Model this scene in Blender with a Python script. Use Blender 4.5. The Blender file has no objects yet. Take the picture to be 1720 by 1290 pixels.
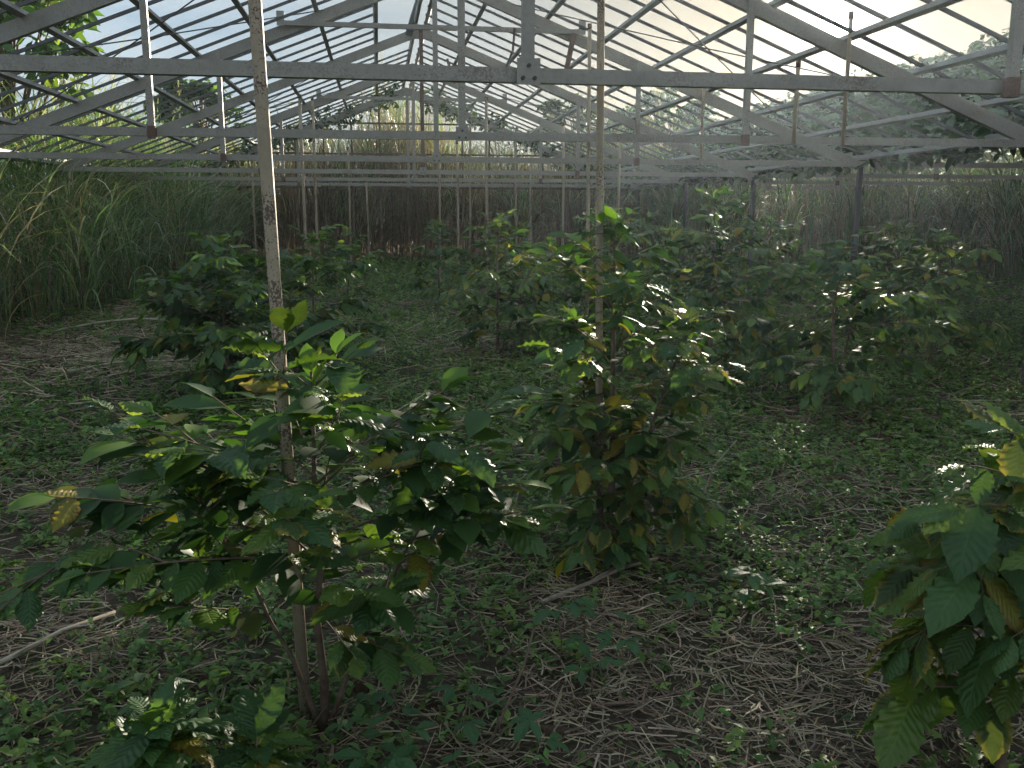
import bpy, math, random
import numpy as np
from mathutils import Vector, Matrix

C = bpy.context.scene.collection
R = random.Random(7)
NR = np.random.default_rng(11)
rad = math.radians

# ------------------------------------------------------------------ camera
PITCH, YAW, ROLL = rad(10.611), rad(8.214), rad(0.126)
HC = 1.6
fw = Vector((math.sin(YAW) * math.cos(PITCH), math.cos(YAW) * math.cos(PITCH), -math.sin(PITCH)))
rt = Vector((math.cos(YAW), -math.sin(YAW), 0))
up = rt.cross(fw)
r2 = rt * math.cos(ROLL) + up * math.sin(ROLL)
u2 = up * math.cos(ROLL) - rt * math.sin(ROLL)
cam = bpy.data.cameras.new('camera')
cam.sensor_width = 36
cam.lens = 36 * 1530 / 1720
cam.clip_start = 0.05
cam.clip_end = 3000
camo = bpy.data.objects.new('camera', cam)
C.objects.link(camo)
m4 = Matrix((r2, u2, -fw)).transposed().to_4x4()
m4.translation = Vector((0, 0, HC))
camo.matrix_world = m4
bpy.context.scene.camera = camo

# ------------------------------------------------------------------ light
SUN = Vector((0.4422, 0.8784, 0.1813)).normalized()
SUN_EL = math.asin(SUN.z)
SUN_AZ = math.atan2(SUN.x, SUN.y)          # clockwise from +Y
world = bpy.data.worlds.new("World")
bpy.context.scene.world = world
world.use_nodes = True
wn, wl = world.node_tree.nodes, world.node_tree.links
wn.clear()


def WN(t, **k):
    n = wn.new(t)
    for a, b in k.items():
        setattr(n, a, b)
    return n


def wmath(op, a, b=None, clamp=False):
    n = WN('ShaderNodeMath', operation=op, use_clamp=clamp)
    for i, v in enumerate((a, b)):
        if v is None:
            continue
        if isinstance(v, (int, float)):
            n.inputs[i].default_value = v
        else:
            wl.new(v, n.inputs[i])
    return n.outputs[0]


SKY_STRENGTH = 0.05
HAZE = 0.0009
sky = WN('ShaderNodeTexSky', sky_type='NISHITA', sun_disc=False)
sky.sun_elevation = SUN_EL
sky.sun_rotation = SUN_AZ
sky.air_density = 1.0
sky.dust_density = 1.5
sky.ozone_density = 1.0
tc = WN('ShaderNodeTexCoord')
nrm = WN('ShaderNodeVectorMath', operation='NORMALIZE')
wl.new(tc.outputs['Generated'], nrm.inputs[0])
dt = WN('ShaderNodeVectorMath', operation='DOT_PRODUCT')
wl.new(nrm.outputs[0], dt.inputs[0])
dt.inputs[1].default_value = SUN
d = wmath('MAXIMUM', dt.outputs['Value'], 0.0)
sx = WN('ShaderNodeSeparateXYZ')
wl.new(nrm.outputs[0], sx.inputs[0])
zz = wmath('ADD', wmath('MAXIMUM', sx.outputs['Z'], 0.0), 0.12)
cx = WN('ShaderNodeCombineXYZ')
wl.new(wmath('DIVIDE', sx.outputs['X'], zz), cx.inputs[0])
wl.new(wmath('DIVIDE', sx.outputs['Y'], zz), cx.inputs[1])
cn = WN('ShaderNodeTexNoise')
cn.inputs['Scale'].default_value = 0.75
cn.inputs['Detail'].default_value = 7
cn.inputs['Roughness'].default_value = 0.55
cn.inputs['Distortion'].default_value = 0.6
wl.new(cx.outputs[0], cn.inputs['Vector'])
cr = WN('ShaderNodeMapRange')
cr.inputs[1].default_value = 0.40
cr.inputs[2].default_value = 0.68
cr.inputs[3].default_value = 0.0
cr.inputs[4].default_value = 1.0
wl.new(cn.outputs[0], cr.inputs[0])
# veil of thin cloud, whiter and warmer towards the sun
g_wide = wmath('POWER', d, 9.0)
g_mid = wmath('POWER', d, 70.0)
cb = WN('ShaderNodeMix', data_type='RGBA')
wl.new(cr.outputs[0], cb.inputs[0])
cb.inputs[6].default_value = (1.55, 2.15, 2.7, 1)
cb.inputs[7].default_value = (2.75, 3.1, 3.35, 1)
cl = WN('ShaderNodeMix', data_type='RGBA')
wl.new(g_wide, cl.inputs[0])
wl.new(cb.outputs[2], cl.inputs[6])
cl.inputs[7].default_value = (1.15, 1.08, 0.92, 1)
mx = WN('ShaderNodeMix', data_type='RGBA')
mx.inputs[0].default_value = 0.96
wl.new(sky.outputs[0], mx.inputs[6])
wl.new(cl.outputs[2], mx.inputs[7])
# the sun's own aureole in the thin cloud
g = wmath('ADD', wmath('MULTIPLY', g_mid, 0.3),
          wmath('ADD', wmath('MULTIPLY', wmath('POWER', d, 1100.0), 9.0),
                wmath('MULTIPLY', wmath('POWER', d, 9000.0), 150.0)))
gc = WN('ShaderNodeMix', data_type='RGBA', blend_type='MULTIPLY')
gc.inputs[0].default_value = 1.0
wl.new(g, gc.inputs[6])
gc.inputs[7].default_value = (1.0, 0.93, 0.80, 1)
ad = WN('ShaderNodeMix', data_type='RGBA', blend_type='ADD')
ad.inputs[0].default_value = 1.0
wl.new(mx.outputs[2], ad.inputs[6])
wl.new(gc.outputs[2], ad.inputs[7])
bg = WN('ShaderNodeBackground')
bg.inputs['Strength'].default_value = SKY_STRENGTH
wl.new(ad.outputs[2], bg.inputs['Color'])
wo = WN('ShaderNodeOutputWorld')
wl.new(bg.outputs[0], wo.inputs['Surface'])

sl = bpy.data.lights.new('sun', 'SUN')
sl.energy = 3.1
sl.angle = rad(1.0)
sl.color = (1.0, 0.89, 0.72)
so = bpy.data.objects.new('sun', sl)
C.objects.link(so)
so.rotation_euler = (-SUN).to_track_quat('-Z', 'Y').to_euler()

sc = bpy.context.scene
sc.view_settings.view_transform = 'Standard'
sc.view_settings.look = 'None'
sc.view_settings.exposure = 2.4
sc.view_settings.gamma = 1.0
sc.view_settings.use_curve_mapping = False
sc.render.engine = 'CYCLES'
sc.cycles.max_bounces = 6
sc.cycles.diffuse_bounces = 3
sc.cycles.glossy_bounces = 2
sc.cycles.transmission_bounces = 4
sc.cycles.transparent_max_bounces = 4
sc.cycles.volume_bounces = 0
sc.cycles.sample_clamp_indirect = 6
sc.cycles.use_denoising = True


# ------------------------------------------------------------------ helpers
def tag(o, label=None, cat=None, group=None, kind=None):
    for k, v in (('label', label), ('category', cat), ('group', group), ('kind', kind)):
        if v:
            o[k] = v
    return o


def empty(name, loc, label, cat, group=None):
    o = bpy.data.objects.new(name, None)
    C.objects.link(o)
    o.location = loc
    o.empty_display_size = 0.1
    return tag(o, label, cat, group)


def link(name, me, mat=None, parent=None, loc=None):
    o = bpy.data.objects.new(name, me)
    C.objects.link(o)
    if mat is not None:
        me.materials.append(mat)
    if parent is not None:
        o.parent = parent
        o.matrix_parent_inverse = Matrix.Translation(-parent_loc(parent))
    if loc is not None:
        o.location = loc
    return o


def parent_loc(p):
    v = Vector(p.location)
    while p.parent:
        # children built in world coordinates keep world coordinates
        return Vector(PL[p.name]) if p.name in PL else v
    return v


PL = {}


class MB:
    """boxes, bars and tubes gathered into one mesh, in world coordinates"""

    def __init__(s):
        s.v, s.f, s.c = [], [], []

    def bar(s, a, b, w, h, upv=(0, 0, 1)):
        a, b = Vector(a), Vector(b)
        t = (b - a).normalized()
        sd = t.cross(Vector(upv))
        if sd.length < 1e-4:
            sd = t.cross(Vector((1, 0, 0)))
        sd.normalize()
        uu = sd.cross(t).normalized()
        n = len(s.v)
        for p in (a, b):
            for i, j in ((-1, -1), (1, -1), (1, 1), (-1, 1)):
                s.v.append(p + sd * (i * w / 2) + uu * (j * h / 2))
        s.f += [(n, n + 1, n + 2, n + 3), (n + 7, n + 6, n + 5, n + 4)]
        for i in range(4):
            j = (i + 1) % 4
            s.f.append((n + i, n + 4 + i, n + 4 + j, n + j))
        return s

    def channel(s, a, b, w, h, upv=(0, 0, 1), t=0.004):
        """a C channel: a web with two flanges turned to the back"""
        a, b = Vector(a), Vector(b)
        tt = (b - a).normalized()
        sd = tt.cross(Vector(upv)).normalized()
        if sd.y > 0:
            sd = -sd                                   # web on the side that faces -Y
        uu = sd.cross(tt).normalized()
        o = sd * (w / 2 - t / 2)
        s.bar(a + o, b + o, t, h, uu)
        for k in (-1, 1):
            q = uu * (k * (h / 2 - t / 2)) - sd * (t / 2 + 0.0005)
            s.bar(a + q, b + q, w - t - 0.001, t, uu)
            q2 = uu * (k * (h / 2 - t - 0.008)) - sd * (w / 2 - t / 2)
            s.bar(a + q2, b + q2, t, 0.014, uu)
        return s

    def tube(s, pts, rr, n=8, cap=True):
        pts = [Vector(p) for p in pts]
        if not isinstance(rr, (list, tuple)):
            rr = [rr] * len(pts)
        base = len(s.v)
        ref = Vector((0.31, 0.87, 0.2))
        for i, p in enumerate(pts):
            t = (pts[min(i + 1, len(pts) - 1)] - pts[max(i - 1, 0)]).normalized()
            a = t.cross(ref)
            if a.length < 0.05:
                a = t.cross(Vector((1, 0, 0)))
            a.normalize()
            b = t.cross(a)
            for k in range(n):
                an = 2 * math.pi * k / n
                s.v.append(p + (a * math.cos(an) + b * math.sin(an)) * rr[i])
        for i in range(len(pts) - 1):
            for k in range(n):
                k2 = (k + 1) % n
                s.f.append((base + i * n + k, base + i * n + k2, base + (i + 1) * n + k2, base + (i + 1) * n + k))
        if cap:
            s.f.append(tuple(base + k for k in range(n))[::-1])
            s.f.append(tuple(base + (len(pts) - 1) * n + k for k in range(n)))
        return s

    def build(s, name, mat, parent=None, smooth=False):
        me = bpy.data.meshes.new(name)
        me.from_pydata([tuple(v) for v in s.v], [], s.f)
        if smooth:
            me.polygons.foreach_set('use_smooth', [True] * len(me.polygons))
        return link(name, me, mat, parent)


def np_mesh(name, V, F, col=None, smooth=False):
    """V (n,3); F (m,k) one polygon size, or a list of such arrays"""
    if not isinstance(F, list):
        F = [F]
    me = bpy.data.meshes.new(name)
    me.vertices.add(len(V))
    me.vertices.foreach_set('co', np.asarray(V, np.float32).ravel())
    nl = sum(f.size for f in F)
    npoly = sum(len(f) for f in F)
    me.loops.add(nl)
    me.loops.foreach_set('vertex_index', np.concatenate([f.ravel() for f in F]).astype(np.int32))
    me.polygons.add(npoly)
    st = []
    off = 0
    for f in F:
        st.append(off + np.arange(len(f)) * f.shape[1])
        off += f.size
    me.polygons.foreach_set('loop_start', np.concatenate(st).astype(np.int32))
    if smooth:
        me.polygons.foreach_set('use_smooth', np.ones(npoly, bool))
    if col is not None:
        at = me.attributes.new('tint', 'FLOAT_COLOR', 'POINT')
        c4 = np.ones((len(V), 4), np.float32)
        c4[:, :3] = col
        at.data.foreach_set('color', c4.ravel())
    me.update(calc_edges=True)
    me.validate()
    return me


def nz(x, y, s=1.0, seed=0.0):
    """cheap smooth noise, about -1..1"""
    x, y = np.asarray(x, float) * s, np.asarray(y, float) * s
    return (np.sin(1.7 * x + 2.3 * y + seed) + np.sin(2.9 * x - 1.3 * y + 1.7 * seed + 1)
            + np.sin(-1.1 * x + 3.7 * y + 0.6 * seed + 2) + np.sin(4.3 * x + 0.9 * y + seed * 2.2)) / 4


def gz(x, y):
    y = np.asarray(y, float)
    x = np.asarray(x, float)
    return np.minimum(0.035 * np.maximum(0, y - 4), 0.62) + 0.018 * nz(x, y, 1.3) + 0.012 * nz(x, y, 3.9, 4)


def gzf(x, y):
    return float(gz(x, y))


# ------------------------------------------------------------------ materials
def new_mat(name):
    m = bpy.data.materials.new(name)
    m.use_nodes = True
    nt = m.node_tree
    nt.nodes.clear()
    return m, nt


class NT:
    def __init__(s, nt):
        s.nt = nt

    def n(s, t, **k):
        x = s.nt.nodes.new(t)
        for a, b in k.items():
            setattr(x, a, b)
        return x

    def l(s, a, b):
        s.nt.links.new(a, b)

    def put(s, inp, v):
        if isinstance(v, (int, float)):
            inp.default_value = v
        elif isinstance(v, tuple):
            inp.default_value = v if len(v) == 4 or len(inp.default_value) == 3 else (*v, 1)
        else:
            s.l(v, inp)

    def math(s, op, a, b=None, c=None, clamp=False):
        x = s.n('ShaderNodeMath', operation=op, use_clamp=clamp)
        for i, v in enumerate((a, b, c)):
            if v is not None:
                s.put(x.inputs[i], v)
        return x.outputs[0]

    def mix(s, f, a, b, blend='MIX'):
        x = s.n('ShaderNodeMix', data_type='RGBA', blend_type=blend)
        s.put(x.inputs[0], f)
        s.put(x.inputs[6], a)
        s.put(x.inputs[7], b)
        return x.outputs[2]

    def noise(s, scale, detail=4, rough=0.55, vec=None):
        x = s.n('ShaderNodeTexNoise')
        x.inputs['Scale'].default_value = scale
        x.inputs['Detail'].default_value = detail
        x.inputs['Roughness'].default_value = rough
        if vec is not None:
            s.l(vec, x.inputs['Vector'])
        return x.outputs[0]

    def rng(s, v, a, b, c=0.0, d=1.0):
        x = s.n('ShaderNodeMapRange')
        s.l(v, x.inputs[0])
        for i, q in enumerate((a, b, c, d)):
            x.inputs[i + 1].default_value = q
        return x.outputs[0]

    def bump(s, h, strength=0.3, dist=0.01):
        x = s.n('ShaderNodeBump')
        x.inputs['Strength'].default_value = strength
        x.inputs['Distance'].default_value = dist
        s.l(h, x.inputs['Height'])
        return x.outputs[0]

    def out(s, sh):
        o = s.n('ShaderNodeOutputMaterial')
        s.l(sh, o.inputs['Surface'])

    def pri(s, col, rough=0.6, metal=0.0, normal=None, spec=0.5):
        b = s.n('ShaderNodeBsdfPrincipled')
        s.put(b.inputs['Base Color'], col)
        s.put(b.inputs['Roughness'], rough)
        s.put(b.inputs['Metallic'], metal)
        b.inputs['Specular IOR Level'].default_value = spec
        if normal is not None:
            s.l(normal, b.inputs['Normal'])
        return b.outputs[0]


def metal_mat(name, base, light, rust, rust_lo, rust_hi, rough=0.5, met=0.25, scale=1.0):
    m, nt = new_mat(name)
    g = NT(nt)
    pos = g.n('ShaderNodeNewGeometry').outputs['Position']
    a = g.noise(3.0 * scale, 5, 0.6, pos)
    b = g.noise(38 * scale, 4, 0.65, pos)
    c = g.noise(110 * scale, 3, 0.6, pos)
    col = g.mix(g.rng(a, 0.3, 0.7), base, light)
    col = g.mix(g.math('MULTIPLY', g.rng(b, 0.45, 0.75), 0.35), col, tuple(0.55 * v for v in base))
    rm = g.math('MULTIPLY', g.rng(g.math('ADD', g.math('MULTIPLY', a, 0.5), g.math('MULTIPLY', c, 0.5)), rust_lo, rust_hi), 0.9, clamp=True)
    col = g.mix(rm, col, rust)
    rg = g.math('ADD', g.math('MULTIPLY', b, 0.25), rough - 0.1)
    g.out(g.pri(col, rg, g.math('MULTIPLY', g.math('SUBTRACT', 1.0, rm), met), g.bump(c, 0.25, 0.003)))
    return m


M = {}
M['steel'] = metal_mat('galvanised_steel', (0.28, 0.26, 0.225), (0.38, 0.36, 0.315), (0.13, 0.075, 0.045), 0.52, 0.68)
M['bar'] = metal_mat('weathered_bar', (0.08, 0.08, 0.08), (0.14, 0.135, 0.13), (0.11, 0.065, 0.045), 0.50, 0.66, 0.6, 0.15)
M['purlin'] = metal_mat('weathered_purlin', (0.23, 0.225, 0.21), (0.32, 0.31, 0.29), (0.15, 0.085, 0.05), 0.50, 0.66)
M['rusty'] = metal_mat('rusty_steel', (0.17, 0.11, 0.085), (0.25, 0.18, 0.14), (0.09, 0.04, 0.025), 0.40, 0.6, 0.8, 0.0)
M['pole'] = metal_mat('speckled_pole', (0.36, 0.285, 0.195), (0.46, 0.37, 0.26), (0.085, 0.048, 0.03), 0.53, 0.57, 0.6, 0.1, 1.3)
M['bolt'] = metal_mat('dark_bolt', (0.07, 0.06, 0.055), (0.1, 0.09, 0.08), (0.07, 0.035, 0.02), 0.45, 0.6, 0.6, 0.2)
M['wire'] = metal_mat('wire', (0.06, 0.06, 0.06), (0.08, 0.08, 0.08), (0.06, 0.04, 0.03), 0.5, 0.7, 0.6, 0.0)


def leaf_mat(name, c1, c2, tr, edge=None, edge_w=0.5, rough=0.49, trans=0.38):
    """ribbed leaf: UV.x across (midrib at .5), UV.y along"""
    m, nt = new_mat(name)
    g = NT(nt)
    uv = g.n('ShaderNodeUVMap').outputs[0]
    s = g.n('ShaderNodeSeparateXYZ')
    g.l(uv, s.inputs[0])
    u, v = s.outputs[0], s.outputs[1]
    au = g.math('MULTIPLY', g.math('ABSOLUTE', g.math('SUBTRACT', u, 0.5)), 2.0)
    rnd = g.n('ShaderNodeObjectInfo').outputs['Random']
    ph = g.math('SUBTRACT', g.math('MULTIPLY', v, 10.0), g.math('MULTIPLY', au, 2.2))
    wv = g.math('SINE', g.math('MULTIPLY', ph, 2 * math.pi))
    vein = g.math('POWER', g.math('ADD', g.math('MULTIPLY', wv, 0.5), 0.5), 5.0)
    mid = g.rng(au, 0.0, 0.07, 1.0, 0.0)
    obj = g.n('ShaderNodeTexCoord').outputs['Object']
    n1 = g.noise(9, 3, 0.5, obj)
    col = g.mix(rnd, c1, c2)
    col = g.mix(g.rng(n1, 0.35, 0.7, 0, 0.4), col, tuple(x * 0.65 for x in c1))
    sp = g.rng(g.noise(26, 2, 0.5, g.n('ShaderNodeNewGeometry').outputs['Position']), 0.70, 0.74, 0, 0.8)
    col = g.mix(sp, col, (0.10, 0.06, 0.025))
    vm = g.math('MULTIPLY', g.math('MAXIMUM', mid, g.math('MULTIPLY', vein, 0.3)), 0.35)
    col = g.mix(vm, col, tuple(min(1, x * 1.9 + 0.02) for x in c2))
    tcol = g.mix(vm, tr, tuple(x * 0.6 for x in tr))
    if edge is not None:
        em = g.rng(g.math('ADD', g.math('ADD', au, g.math('MULTIPLY', v, 0.25)), g.math('MULTIPLY', g.math('SUBTRACT', n1, 0.5), 0.9)), 1.0 - edge_w, 1.25 - edge_w * 0.4)
        col = g.mix(em, col, edge)
        tcol = g.mix(em, tcol, tuple(min(1, x * 1.6) for x in edge))
    h = g.math('ADD', g.math('MULTIPLY', wv, 0.5), g.math('ADD', g.math('MULTIPLY', mid, -1.2), g.math('MULTIPLY', n1, 0.4)))
    bp = g.bump(h, 0.26, 0.03)
    p = g.pri(col, g.math('ADD', g.math('MULTIPLY', n1, 0.2), rough - 0.1), 0.0, bp, 0.5)
    t = g.n('ShaderNodeBsdfTranslucent')
    g.l(tcol, t.inputs['Color'])
    ms = g.n('ShaderNodeMixShader')
    ms.inputs[0].default_value = trans
    g.l(p, ms.inputs[1])
    g.l(t.outputs[0], ms.inputs[2])
    g.out(ms.outputs[0])
    return m


M['leaf_dark'] = leaf_mat('leaf_dark', (0.036, 0.092, 0.030), (0.052, 0.122, 0.038), (0.12, 0.23, 0.02))
M['leaf_mid'] = leaf_mat('leaf_mid', (0.052, 0.125, 0.032), (0.078, 0.155, 0.038), (0.18, 0.31, 0.025))
M['leaf_young'] = leaf_mat('leaf_young', (0.085, 0.165, 0.03), (0.12, 0.20, 0.035), (0.32, 0.42, 0.04), rough=0.32, trans=0.45)
M['leaf_edge'] = leaf_mat('leaf_edge', (0.04, 0.08, 0.022), (0.06, 0.10, 0.025), (0.18, 0.25, 0.03), edge=(0.30, 0.25, 0.03), edge_w=0.32)
M['leaf_yellow'] = leaf_mat('leaf_yellow', (0.20, 0.19, 0.03), (0.30, 0.25, 0.035), (0.5, 0.42, 0.05), edge=(0.17, 0.08, 0.03), edge_w=0.22, trans=0.4)
M['leaf_brown'] = leaf_mat('leaf_brown', (0.085, 0.05, 0.028), (0.13, 0.08, 0.045), (0.1, 0.05, 0.02), rough=0.7, trans=0.1)


def tint_mat(name, trans=0.3, rough=0.5, tmul=(1.7, 1.9, 0.7), spec=0.4):
    """colour of each blade or leaf from the mesh's own tint"""
    m, nt = new_mat(name)
    g = NT(nt)
    a = g.n('ShaderNodeAttribute', attribute_name='tint').outputs['Color']
    p = g.pri(a, rough, 0.0, None, spec)
    if trans > 0:
        t = g.n('ShaderNodeBsdfTranslucent')
        g.l(g.mix(1.0, a, tmul, 'MULTIPLY'), t.inputs['Color'])
        ms = g.n('ShaderNodeMixShader')
        ms.inputs[0].default_value = trans
        g.l(p, ms.inputs[1])
        g.l(t.outputs[0], ms.inputs[2])
        g.out(ms.outputs[0])
    else:
        g.out(p)
    return m


M['foliage'] = tint_mat('foliage', 0.32, 0.52, spec=0.3)
M['vine'] = tint_mat('vine_leaves', 0.10, 0.4, (1.3, 1.5, 0.6), 0.4)
M['grass'] = tint_mat('grass_blades', 0.35, 0.36, (1.5, 1.6, 0.8), 0.5)
M['straw'] = tint_mat('straw', 0.0, 0.65, spec=0.25)


def bark_mat(name, a, b, scale=30):
    m, nt = new_mat(name)
    g = NT(nt)
    pos = g.n('ShaderNodeNewGeometry').outputs['Position']
    n1 = g.noise(scale, 5, 0.6, pos)
    n2 = g.noise(scale * 5, 3, 0.6, pos)
    col = g.mix(g.rng(n1, 0.35, 0.65), a, b)
    g.out(g.pri(col, 0.8, 0, g.bump(n2, 0.4, 0.004), 0.25))
    return m


M['bark'] = bark_mat('coffee_bark', (0.10, 0.065, 0.045), (0.20, 0.14, 0.10))
M['twig'] = bark_mat('dry_twig', (0.20, 0.155, 0.115), (0.32, 0.26, 0.20))
M['cane'] = bark_mat('pale_cane', (0.34, 0.29, 0.22), (0.46, 0.40, 0.31), 12)

# ground
m, nt = new_mat('soil_and_litter')
g = NT(nt)
pos = g.n('ShaderNodeNewGeometry').outputs['Position']
n1 = g.noise(1.1, 4, 0.6, pos)
n2 = g.noise(22, 6, 0.7, pos)
n3 = g.noise(90, 4, 0.7, pos)
c = g.mix(g.rng(n2, 0.35, 0.65), (0.055, 0.040, 0.028), (0.125, 0.094, 0.066))
c = g.mix(g.math('MULTIPLY', g.rng(n3, 0.52, 0.68), 0.6), c, (0.15, 0.12, 0.085))
c = g.mix(g.math('MULTIPLY', g.rng(n1, 0.45, 0.62), 0.55), c, (0.032, 0.055, 0.02))
g.out(g.pri(c, 0.9, 0, g.bump(g.math('ADD', n2, g.math('MULTIPLY', n3, 0.5)), 0.8, 0.03), 0.2))
M['soil'] = m

# ------------------------------------------------------------------ ground
xs = np.concatenate([[-70, -40, -25], np.arange(-16, 22.01, 0.22), [28, 45, 70]])
ys = np.concatenate([[-60, -25, -10], np.arange(-4, 32.01, 0.22), [36, 50, 75]])
gx, gy = np.meshgrid(xs, ys)
inside = (gx > -17) & (gx < 23) & (gy > -5) & (gy < 33)
gzv = np.where(inside, gz(gx, gy), np.minimum(0.035 * np.maximum(0, gy - 4), 0.62))
gzv = np.where(inside, gzv + 0.01 * nz(gx, gy, 9.0, 2), gzv)
V = np.stack([gx, gy, gzv], -1).reshape(-1, 3)
nx = len(xs)
ii = (np.arange(len(ys) - 1)[:, None] * nx + np.arange(nx - 1)[None]).ravel()
F = np.stack([ii, ii + 1, ii + nx + 1, ii + nx], -1)
o = link('ground', np_mesh('ground', V, F, smooth=True), M['soil'])
tag(o, 'dark soil floor of the derelict greenhouse under weeds and straw', None, None, 'structure')

# ------------------------------------------------------------------ greenhouse frames
D = 3.0
Y0 = 3.882 - D
XR, ZB, ZA, SL = 0.615, 2.1565, 4.05, 0.39
W = 4.82
HG = 2.16
PS = 0.594


def roof_z(x, xr=XR):
    return ZA - SL * abs(x - xr)


def greenhouse(name, label, xr, frames, gable_y, near, left_cols=True):
    loc = Vector((xr, Y0 + D * frames[0], 0))
    root = empty(name, loc, label, 'greenhouse')
    P = lambda mb, nm, mat, par=root, sm=False: mb.build(nm, M[mat], par, sm)
    jr = random.Random(int(xr * 100))
    for i in frames:
        y = Y0 + D * i
        e = 0.062 if near else 0.06
        dz1, dz2 = jr.uniform(-.008, .008), jr.uniform(-.008, .008)
        P(MB().channel((xr - W, y, ZB + dz1), (xr + W, y, ZB + dz2), 0.05, 0.058), 'tie_beam', 'steel')
        for s in (-1, 1):
            P(MB().channel((xr + s * 0.03, y + 0.062, ZA - 0.06), (xr + s * W, y + 0.062, ZA - 0.06 - SL * (W - 0.03)), 0.055, 0.112), 'rafter', 'steel')
            hx = xr + s * HG
            zt = roof_z(hx, xr) - 0.02
            hg = P(MB().bar((hx, y - 0.048, ZB - 0.03), (hx, y - 0.048, zt), 0.046, 0.036, (0, 1, 0)), 'hanger', 'steel')
            P(MB().bar((hx, y - 0.05, ZB - 0.05), (hx, y - 0.05, ZB + 0.035), 0.054, 0.046, (0, 1, 0)), 'hanger_shoe', 'rusty', hg)
            cx_ = xr + s * W
            if s == 1 or left_cols:
                P(MB().bar((cx_ - s * 0.03, y + 0.03, gzf(cx_, y) - 0.05), (cx_ - s * 0.03, y + 0.03, ZB + 0.05), 0.05, 0.05, (0, 1, 0)), 'eave_column', 'bar')
        kp = P(MB().bar((xr, y - 0.050, ZB - 0.01), (xr, y - 0.050, ZA - 0.05), 0.050, 0.04, (0, 1, 0)), 'king_post', 'steel' if i != 4 else 'rusty')
        if near:
            gp = P(MB().bar((xr, y - 0.075, ZB - 0.043), (xr, y - 0.075, ZB + 0.06), 0.096, 0.006, (0, 1, 0)), 'gusset_plate', 'steel')
            for bx, bz in ((0, 0.03), (-0.024, -0.018), (0.024, -0.018)):
                P(MB().tube([(xr + bx, y - 0.078, ZB + bz), (xr + bx, y - 0.090, ZB + bz)], 0.0085, 6), 'bolt', 'bolt', gp)
        # apex gusset
        mb = MB()
        n = len(mb.v)
        for yy in (y + 0.022, y + 0.028):
            mb.v += [Vector((xr - 0.24, yy, ZA - 0.155)), Vector((xr + 0.24, yy, ZA - 0.155)), Vector((xr + 0.24, yy, ZA - 0.10)), Vector((xr, yy, ZA - 0.005)), Vector((xr - 0.24, yy, ZA - 0.10))]
        mb.f += [(0, 1, 2, 3, 4), (9, 8, 7, 6, 5)] + [(k, k + 5, (k + 1) % 5 + 5, (k + 1) % 5) for k in range(5)]
        P(mb, 'apex_gusset', 'steel')
        if i % 2 == 1:
            zc = ZB + 1.315
            cb = P(MB().channel((xr - 1.57, y - 0.01, zc), (xr + 1.57, y - 0.01, zc), 0.04, 0.045), 'collar_beam', 'steel')
            for s in (-1, 1):
                P(MB().bar((xr + s * 1.54, y - 0.035, zc - 0.03), (xr + s * 1.54, y - 0.035, zc + 0.11), 0.075, 0.005, (0, 1, 0)), 'collar_bracket', 'steel', cb)
    ya, yb = Y0 + D * frames[0] - 0.3, gable_y
    # purlins run the length of the house
    for s in (-1, 1):
        for n in range(0, 9):
            if n == 0:
                px, pz = xr + s * 0.07, ZA + 0.035
            else:
                px, pz = xr + s * min(n * PS, W), 0
                pz = roof_z(px, xr) + 0.03
            wv = jr.uniform(-0.01, 0.01)
            P(MB().bar((px, ya, pz), (px + wv, yb, pz + wv), 0.045, 0.042, (s * SL, 0, 1)), 'purlin', 'purlin')
    # glazing bars run from ridge to eave
    nb = int((yb - ya) / 0.5)
    for s in (-1, 1):
        for k in range(nb):
            y = ya + 0.25 + k * 0.5 + jr.uniform(-0.02, 0.02)
            if near and s == 1 and jr.random() < 0.04:
                continue
            x0 = 0.04
            if near and s == -1 and 7.5 < y < 14.6:
                x0 = PS + 0.02                     # this run has lost its ridge strip: bars start at the first purlin
            x1 = W + 0.12
            a = Vector((xr + s * x0, y, roof_z(xr + s * x0, xr) + 0.062))
            b = Vector((xr + s * x1, y + jr.uniform(-.05, .05), roof_z(xr + s * x1, xr) + 0.062))
            P(MB().bar(a, b, 0.020, 0.026), 'glazing_bar', 'bar')
    # eave gutters
    for s in ((-1, 1) if near else (1,)):
        mb = MB()
        gxx = xr + s * (W + 0.06)
        mb.bar((gxx, ya, ZB + 0.06), (gxx, yb, ZB + 0.06), 0.16, 0.006)
        for q in (-1, 1):
            mb.bar((gxx + q * 0.083, ya, ZB + 0.10), (gxx + q * 0.083, yb, ZB + 0.10), 0.005, 0.09)
        P(mb, 'eave_gutter', 'purlin')
    # gable end
    gy_ = gable_y - 0.05
    for k in range(-8, 9):
        x = xr + k * 0.56
        if abs(k * 0.56) < W - 0.1:
            P(MB().bar((x, gy_, gzf(x, gy_) - 0.05), (x, gy_, roof_z(x, xr) - 0.05), 0.035, 0.03, (0, 1, 0)), 'gable_mullion', 'rusty')
    for zz_, ww in ((ZB - 0.05, W - 0.1), (ZB + 0.62, 3.1), (ZB + 1.22, 1.6)):
        P(MB().bar((xr - ww, gy_ - 0.035, zz_), (xr + ww, gy_ - 0.035, zz_), 0.03, 0.035), 'gable_rail', 'rusty')
    for s in (-1, 1):
        P(MB().bar((xr + s * 0.03, gy_ - 0.02, ZA - 0.06), (xr + s * W, gy_ - 0.02, ZA - 0.06 - SL * (W - 0.03)), 0.05, 0.13), 'gable_rafter', 'steel')
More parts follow.
